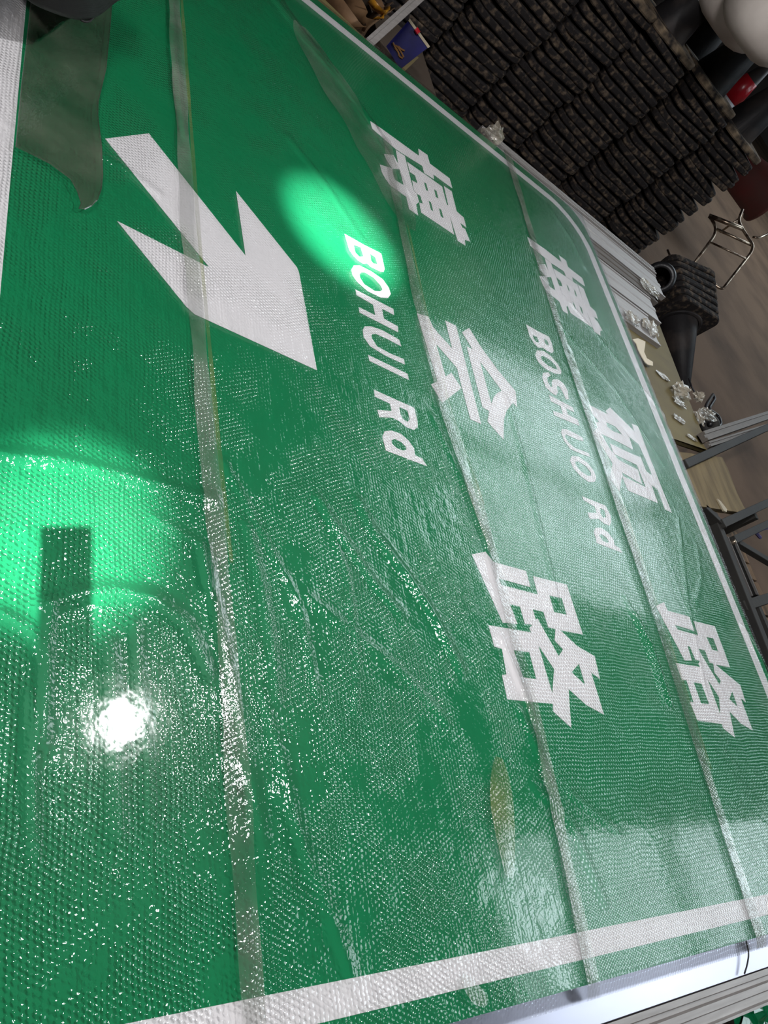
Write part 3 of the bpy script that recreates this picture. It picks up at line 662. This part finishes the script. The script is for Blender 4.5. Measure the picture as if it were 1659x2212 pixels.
# ------------------------------------------------------------------ traffic cones
def cone_meshes():
    B = .225; hgt_ = .046; seg = []
    r = .07
    out = []
    for cx, cy, a0 in ((B-r,-B+r,-90),(B-r,B-r,0),(-B+r,B-r,90),(-B+r,-B+r,180)):
        for i in range(5):
            a = math.radians(a0+90*i/4); out.append((cx+r*math.cos(a), cy+r*math.sin(a)))
    n = len(out); mb = MB(); vs = []
    for k, (s, zz) in enumerate(((.975, 0), (1, .009), (1, .038), (.975, .047))):
        for x, y in out: vs.append((x*s, y*s, zz))
    inner = [(.150*math.cos(a), .150*math.sin(a)) for a in [math.radians(-90-0+18*i) for i in range(n)]]
    # align inner ring with outer start
    a_start = math.atan2(out[0][1], out[0][0])
    inner = [(.150*math.cos(math.atan2(y, x)), .150*math.sin(math.atan2(y, x))) for x, y in out]
    for x, y in inner: vs.append((x, y, .047))
    for x, y in inner: vs.append((x, y, .0))
    fs = []
    for k in range(5):
        for i in range(n): fs.append((k*n+i, k*n+(i+1) % n, (k+1)*n+(i+1) % n, (k+1)*n+i))
    for i in range(n): fs.append((5*n+i, 5*n+(i+1) % n, (i+1) % n, i))
    base = mb.add(vs, fs).me('base')
    def rad(z): return .152 - .122*(z/.70)
    def shell(z0, z1, off=0., ends=False, th=.004):
        pr = [(rad(z0)+off, z0), (rad(z1)+off, z1), (rad(z1)+off-th, z1), (rad(z0)+off-th, z0), (rad(z0)+off, z0)]
        return MB().lathe(pr, 28)
    body = shell(.047, .70).me('cone_body', True)
    collar = MB().lathe([(.168,.047),(.172,.054),(.160,.060),(.146,.062)], 28).me('collar', True)
    band = MB().lathe([(rad(.25)+.001,.25),(rad(.25)+.003,.252),(rad(.345)+.003,.343),(rad(.345)+.001,.345)], 28).me('silver_band', True)
    rb = MB().lathe([(rad(.345)+.001,.346),(rad(.345)+.003,.347),(rad(.53)+.003,.529),(rad(.53)+.001,.53)], 28).me('red_band', True)
    return base, body, collar, band, rb
CB, CBODY, CCOL, CBAND, CRED = cone_meshes()
CB.materials.append(MT['rubber']); CBODY.materials.append(MT['cone']); CCOL.materials.append(MT['cone']); CBAND.materials.append(MT['silver']); CRED.materials.append(MT['red'])
CBT = CB.copy(); CBT.name = 'base_top'; CBT.materials.clear(); CBT.materials.append(MT['rubber_top'])
def warp(me, k):
    m = me.copy()
    for v in m.vertices:
        rr = math.hypot(v.co.x, v.co.y)/.3
        ang = math.atan2(v.co.y, v.co.x)
        v.co.z += .012*rr*math.sin(2*ang + k*1.7) - .010*rr*rr*(.5+.5*math.sin(k*2.3))
        v.co.x += .006*math.sin(k*5+v.co.y*14); v.co.y += .006*math.sin(k*3+v.co.x*14)
    return m
CBV = [warp(CB, k) for k in range(6)]
def cone(loc, rotz, label, group, top=False, k=0, full=False, bands=False):
    root = empty('traffic_cone', loc, label, 'traffic cone', group, (random.uniform(-.015,.015), random.uniform(-.015,.015), rotz))
    for name, me in (('base', CBT if full else CBV[k % 6]), ('cone_body', CBODY)) + ((('silver_band', CBAND), ('red_band', CRED)) if (full and bands) else ()):
        o = bpy.data.objects.new(name, me); COL.objects.link(o); o.parent = root
    return root
ORD = ['topmost', 'second', 'third', 'fourth', 'fifth', 'sixth', 'seventh', 'eighth', 'ninth', 'tenth', 'eleventh', 'twelfth', 'thirteenth',
       'fourteenth', 'fifteenth', 'sixteenth', 'seventeenth', 'eighteenth', 'nineteenth', 'twentieth', 'lowest but one', 'lowest']
rz = math.radians(84); rd = Vector((math.cos(rz), math.sin(rz), 0)); rn = Vector((rd.y, -rd.x, 0))
CS = 1.13
def stack(corner, n, which, topl, group, pitch=.0615, bands=False):
    c = Vector(corner) - rd*.225*CS - rn*.225*CS
    dx, dy = 0, 0
    for k in range(n):
        dx = .8*dx + random.uniform(-.013,.013); dy = .8*dy + random.uniform(-.013,.013)
        top = k == n-1
        lab = topl if top else 'dusty black cone, %s from top of %s' % (ORD[n-1-k], which)
        o = cone((c.x+dx, c.y+dy, .001 + k*pitch), rz + random.uniform(-.07,.07), lab, group, full=top, k=random.randrange(6), bands=bands)
        o.scale = (CS, CS, 1)
        if top: o.scale = (CS, CS, 1.12)
for i, (v, n) in enumerate(((5.80, 20), (5.17, 21), (4.56, 21), (4.04, 21), (3.48, 20), (2.94, 19))):
    w = ('the stack nearest the tubular chair', 'the second stack from the chair', 'the third stack from the chair', 'the fourth stack from the chair', 'the fifth stack from the chair', 'the stack behind the blue box')[i]
    tl = ('black cone standing on %s' % w) if i != 2 else 'cone with silver and red bands on the third stack from the chair'
    stack((-5.0, v, 0), n, w, tl, 'cones in ' + w, bands=(i == 2))
for i, (v, n) in enumerate(((6.1, 15), (5.4, 19), (4.75, 20), (4.1, 20))):
    w = ('the shortest rear stack at the right', 'the second rear stack from the right', 'the third rear stack from the right', 'the rear stack at the top picture edge')[i]
    stack((-5.0-.64, v, 0), n, w, 'cone standing on ' + w, 'cones in ' + w, bands=(i == 0))
# lying nest of cones near the board
cA = P(1462, 690, -.31); cT = P(1476, 852, -.47); axd = (cT - cA).normalized()
q0 = axd.to_track_quat('Z', 'Y')
for k in range(7):
    root = empty('traffic_cone', cA - axd*(.066*k), ('black cone lying on its side, front one of the lying nest' if k == 0 else 'black cone, %s from the front of the nest lying on its side' % ORD[k]), 'traffic cone', 'cones nested on their side beside the board')
    root.scale = (1.08,)*3; root.rotation_mode = 'QUATERNION'
    from mathutils import Quaternion
    root.rotation_quaternion = q0 @ Quaternion((0, 0, 1), math.radians(8 + k*1.5))
    for name, me in (('base', CB), ('cone_body', CBODY)) + ((('collar', CCOL),) if k == 0 else ()):
        o = bpy.data.objects.new(name, me); COL.objects.link(o); o.parent = root

# black plastic pipe elbow by extrusion ends
pc = P(1425, 600, -.2); Mp = Matrix.Translation(pc) @ (Vector(CAMP)-pc).to_track_quat('Z','Y').to_matrix().to_4x4()
tag(MB().lathe([(.075,.05),(.078,.055),(.11,.05),(.12,.03),(.12,-.2),(.10,-.2),(.075,.04)], 26, Mp).build('cone_tip_hole', MT['black'], smooth=True), 'open black rubber ring behind the end of the channel bundle', 'ring').name = 'rubber_ring'

# ------------------------------------------------------------------ tubular chair frame
def PD(x, y, dist):
    d = ROT @ np.array([x - W_/2, y - H_/2, FPX]); d /= np.linalg.norm(d)
    q = CAMP + d*dist; return Vector(q)
ch = empty('chair_frame', P(1560, 640, -.4), 'worn chrome tubular chair frame without seat standing on the dusty floor', 'chair')
def tube(name, pts, r, label=None):
    o = MB().tube(rnd(pts, 5, .12), r, 10).build(name, MT['chrome'], ch, smooth=True)
    if label: o['label'] = label
    return o
D0 = 8.6
A_ = PD(1533,468,D0); B_ = PD(1550,500,D0-.15); C_ = PD(1484,590,D0-.5)
tube('leg', [A_, PD(1546,488,D0-.05), PD(1544,508,D0-.12), C_], .014)
tube('leg', [PD(1604,453,D0+.2), PD(1594,478,D0+.1), PD(1612,508,D0+.05), PD(1627,530,D0-.05), PD(1623,545,D0-.1), PD(1560,626,D0-.55), PD(1540,612,D0-.55), PD(1530,580,D0-.5)], .014)
tube('crossbar', [PD(1531,466,D0), PD(1604,494,D0+.02)], .021, 'thicker cream-coloured crossbar')
tube('crossbar', [PD(1548,495,D0-.08), PD(1624,530,D0-.04)], .013)
tube('crossbar', [PD(1534,523,D0-.2), PD(1611,559,D0-.2)], .009)
tube('leg', [PD(1442,540,D0-.3), PD(1463,590,D0-.5)], .010)
tube('stay', [PD(1626,512,D0+.1), PD(1640,514,D0+.12), PD(1665,502,D0+.3)], .010)
tube('stay', [PD(1600,470,D0+.15), PD(1555,502,D0+.2)], .010)

# red plastic thing, white tank, further band cone
rr = empty('plastic_bucket', PD(1625,400,10.5), 'dusty dark red plastic tub lying behind the right-hand cone stack', 'tub')
c0 = PD(1622,392,10.5); Mr = Matrix.Translation(c0) @ Vector((.5,.8,.1)).to_track_quat('Z','Y').to_matrix().to_4x4()
MB().lathe([(0,-.3),(.20,-.3),(.27,.25),(.30,.26),(.30,.29),(.26,.29),(.18,-.26),(0,-.26)], 32, Mr).build('tub_body', MT['darkred'], rr, smooth=True)
wt = empty('water_tank', PD(1690,10,6.35), 'white rounded plastic tank lying on the cone tips at the top right corner', 'tank')
def blob(name, c, sx, sz, mat, parent):
    pr = [(0,-sz)] + [(sx*(math.sin(a)**.55), -sz*math.cos(a)) for a in [math.pi*i/16 for i in range(1,16)]] + [(0,sz)]
    return MB().lathe(pr, 36, Matrix.Translation(c)).build(name, mat, parent, smooth=True)
blob('tank_body', PD(1710,-8,6.35), .34, .36, MT['white'], wt)
blob('tank_end', PD(1640,-28,6.8), .36, .34, MT['white'], wt)

# ------------------------------------------------------------------ things at the top: stay, kraft paper, blue box
o = MB().beam(P(776,112,-.16), PD(925,-22,4.9), .045, .03, prof=[(-.022,-.012),(.022,-.012),(.022,-.004),(-.006,-.004),(-.006,.014),(-.022,.014)]).build('aluminium_angle', MT['alu']); tag(o, 'pale aluminium angle bar rising beside the sign toward the top', 'metal profile')
# brown paper and tape loops
gp = 'curled brown paper strips in the bin at the top'
def ribbon(name, pts, w, mat, label, n=24, tw=.6):
    pts = rnd(pts, 8, .5); m = len(pts); vs = []; 
    for i, p in enumerate(pts):
        a = tw*math.sin(i*.35); d = Vector((math.cos(a)*.6, math.sin(a), .9*math.cos(a))).normalized()
        vs += [p - d*w/2, p + d*w/2]
    fs = [(2*i, 2*i+1, 2*i+3, 2*i+2) for i in range(m-1)]
    o = MB().add(vs, fs).build(name, MT[mat], smooth=True)
    s = o.modifiers.new('thick', 'SOLIDIFY'); s.thickness = .003
    return tag(o, label, 'paper')
ribbon('paper_strip', [P(700,-20,-.3),P(755,60,-.3),P(790,70,-.3),P(810,30,-.25)], .16, 'kraft', 'curled brown kraft paper nearest the sign edge')
ribbon('paper_strip', [P(745,-40,-.25),P(770,20,-.25),P(790,60,-.25),P(830,10,-.2)], .12, 'kraft', 'brown paper loop in the middle of the tangle')
ribbon('paper_strip', [P(800,-30,-.2),P(812,10,-.2),P(828,35,-.2),P(840,20,-.2)], .09, 'kraft', 'brown paper curl beside the aluminium angle')
ribbon('tape_strip', [P(800,0,-.15),P(818,22,-.15),P(836,30,-.15),P(835,15,-.15)], .05, 'amber', 'glossy amber tape curl by the aluminium angle')
ribbon('tape_strip', [P(810,38,-.18),P(822,40,-.18),P(826,32,-.17)], .04, 'amber', 'short amber tape end under the brown paper')
bx = empty('cardboard_bin', (-4.6, 1.6, 0), 'brown cardboard carton holding the paper tangle behind the sign', 'box')
for lo, hi in (((-5.6,.7,0),(-3.72,.73,.2)), ((-3.75,.7,0),(-3.72,2.25,.24)), ((-5.6,2.22,0),(-3.72,2.25,.2)), ((-5.6,.7,0),(-5.57,2.25,.2)), ((-5.6,.7,0),(-3.72,2.25,.02))):
    MB().box(lo, hi).build('panel', MT['plank'] if False else pmat('carton_card', (.10,.07,.05), .8), bx)

# blue box, printed gold ornament, cream lid edge
bb = empty('blue_box', P(878,110,-.32), 'glossy dark blue gift box with gold ornament leaning by the cone stacks', 'box')
f0, f1, f2, f3 = (867,146), (835,100), (882,43), (924,102)
zb = -.16
dn = Vector((.30, .45, -.30)).normalized()
def bq(name, c4, thick, mat, dz=0.):
    ps = [PD(*c, 5.0 + dz) for c in c4]
    n = (ps[1]-ps[0]).cross(ps[3]-ps[0]).normalized()
    if n.dot(Vector(CAMP)-ps[0]) < 0: n = -n
    vs = ps + [p - n*thick for p in ps]
    return MB().add(vs, [(0,1,2,3),(7,6,5,4),(0,4,5,1),(1,5,6,2),(2,6,7,3),(3,7,4,0)]).build(name, MT[mat], bb)
bq('box_body', [(864,150),(834,100),(882,45),(924,103)], .18, 'blue')
bq('lid_edge', [(882,45),(885,40),(929,101),(924,104)], .14, 'cream', -.004)
bq('base_edge', [(864,151),(870,158),(905,124),(900,122)], .08, 'amber' if False else 'board', -.006)
for pts in ([(849,92),(852,100),(858,108),(862,118)], [(851,98),(858,100),(866,112),(872,124)], [(853,104),(860,112),(862,122),(870,126)], [(860,100),(866,106),(874,110)]):
    MB().tube(rnd([PD(*q, 4.992) for q in pts], 4, .02), .0045, 5).build('gold_ornament', MT['gold'], bb)
MB().tube([PD(898,62,4.98), PD(904,72,4.98)], .012, 6).build('red_mark', MT['red'], bb)
# brown carton under the blue box
tag(MB().box((-5.25, 2.4, 0), (-4.35, 2.85, .2)).build('flat_carton', pmat('carton_brown', (.07,.05,.035), .8), bevel=.003), 'flat brown carton on the floor under the blue box', 'box')

# ------------------------------------------------------------------ person leaning in (only hair in frame)
pr = empty('person', (-1.9, -.15, 0), 'person with black hair bending over the sign at the top left, only hair visible', 'person')
import bmesh
def skinned(name, verts, edges, mat, parent, sub=2):
    me = bpy.data.meshes.new(name); pl = PARLOC(parent)
    me.from_pydata([Vector(v[:3]) - pl for v in verts], edges, [])
    o = link(name, me, mat, parent)
    sk = o.modifiers.new('skin', 'SKIN'); sv = me.skin_vertices[0].data if me.skin_vertices else None
    if sv is None:
        bm = bmesh.new(); bm.from_mesh(me); bm.verts.layers.skin.verify(); bm.to_mesh(me); bm.free(); sv = me.skin_vertices[0].data
    for i, v in enumerate(verts): sv[i].radius = (v[3], v[3])
    sv[0].use_root = True
    ss = o.modifiers.new('sub', 'SUBSURF'); ss.levels = 1; ss.render_levels = sub
    return o
hc = P(140, -125, .22)     # head centre, above the frame
bdy = [(-1.95,-.35,.50,.15), (-1.98,-.20,.72,.15), (-1.98,-.02,.86,.15), (hc.x-.02, hc.y-.16, hc.z+.10,.065), (hc.x, hc.y-.04, hc.z+.03,.09),
       (-1.82,-.35,.48,.10), (-1.75,.0,.42,.075), (-1.75,-.12,.05,.055), (-1.75,.04,.04,.045),
       (-2.10,-.35,.48,.10), (-2.2,.0,.42,.075), (-2.2,-.12,.05,.055), (-2.2,.04,.04,.045),
       (-1.78,-.02,.84,.07), (-1.66,.02,.60,.05), (-1.72,.14,.50,.035), (-2.18,-.02,.84,.07), (-2.32,.02,.60,.05), (-2.26,.14,.50,.035)]
ed = [(0,1),(1,2),(2,3),(3,4),(0,5),(5,6),(6,7),(7,8),(0,9),(9,10),(10,11),(11,12),(2,13),(13,14),(14,15),(2,16),(16,17),(17,18)]
skinned('body', bdy, ed, MT['cloth'], pr)
MB().lathe([(0,-.11)]+[(.092*math.sin(a), -.12*math.cos(a)) for a in [math.pi*i/14 for i in range(1,14)]]+[(0,.12)], 24, Matrix.Translation(hc)).build('head', MT['skin'], pr, smooth=True)
# hair: cap plus strands drooping toward the sheet
mb = MB(); vs = []
n, m = 40, 22
tip = P(118, 12, .12)
for i in range(m):
    th = math.pi*(i+.5)/m
    for j in range(n):
        ph = 2*math.pi*j/n; v = Vector((math.sin(th)*math.cos(ph), math.sin(th)*math.sin(ph), math.cos(th)))
        k = 1 + .10*noise.noise(v*3) + .05*noise.noise(v*9)
        vs.append(hc + Vector((v.x*.112*k, v.y*.112*k, v.z*.135*k)))
mb.add(vs, [(i*n+j, i*n+(j+1) % n, (i+1)*n+(j+1) % n, (i+1)*n+j) for i in range(m-1) for j in range(n)])
random.seed(9)
def lock(pts, r, zz):
    q = rnd([P(x, y, zz) for x, y in pts], 6, .2); k = len(q)
    mb.tube(q, r, 9, radii=[r*(.35 + .65*math.sin(math.pi*(i+.6)/(k+.6))**.6) for i in range(k)])
for t in range(14):
    f = t/13.; dy = -62*f
    lock([(30, -30+dy), (75, -4+dy*.9), (125, 14+dy), (172, 26+dy), (206, 18+dy), (236, -2+dy), (272, -18+dy)], .019 + .012*f, .15 + .05*f)
lock([(95, -10), (140, 15), (176, 29), (198, 27), (212, 5)], .012, .15)
for t in range(34):
    a = random.uniform(-6, 7); b = random.uniform(-8, 6)
    lock([(30+b, -22+a), (80, 0+a), (125+b, 17+a*.8), (170, 31+a*.6), (207, 24+a+b*.4), (238+b, 4+a), (285, -16+a)], .0022, .14)
lock([(160, 30), (178, 47), (192, 47), (206, 34), (212, 12)], .003, .14)
o = mb.build('hair', MT['hair'], pr, smooth=True); o['label'] = 'tousled black hair'

# ------------------------------------------------------------------ the photographer's phone (casts the block shadow)
ph = empty('smartphone', tuple(CAMP), 'black smartphone that takes the picture, seen only as the square shadow on the sign', 'phone')
Mc = cam.matrix_world.copy()
def pbox(name, x0, x1, y0, y1, z0, z1, mat, bev=.004):
    mb = MB().box((x0,y0,z0),(x1,y1,z1), Mc); return mb.build(name, MT[mat], ph, bevel=bev)
pbox('phone_body', -.052, .012, -.16, .012, .006, .014, 'black')
mb = MB().lathe([(0,.0),(.006,.0),(.007,.004)], 16, Mc @ Matrix.Translation((0,0,.003))); mb.build('lens_ring', MT['glass'], ph)
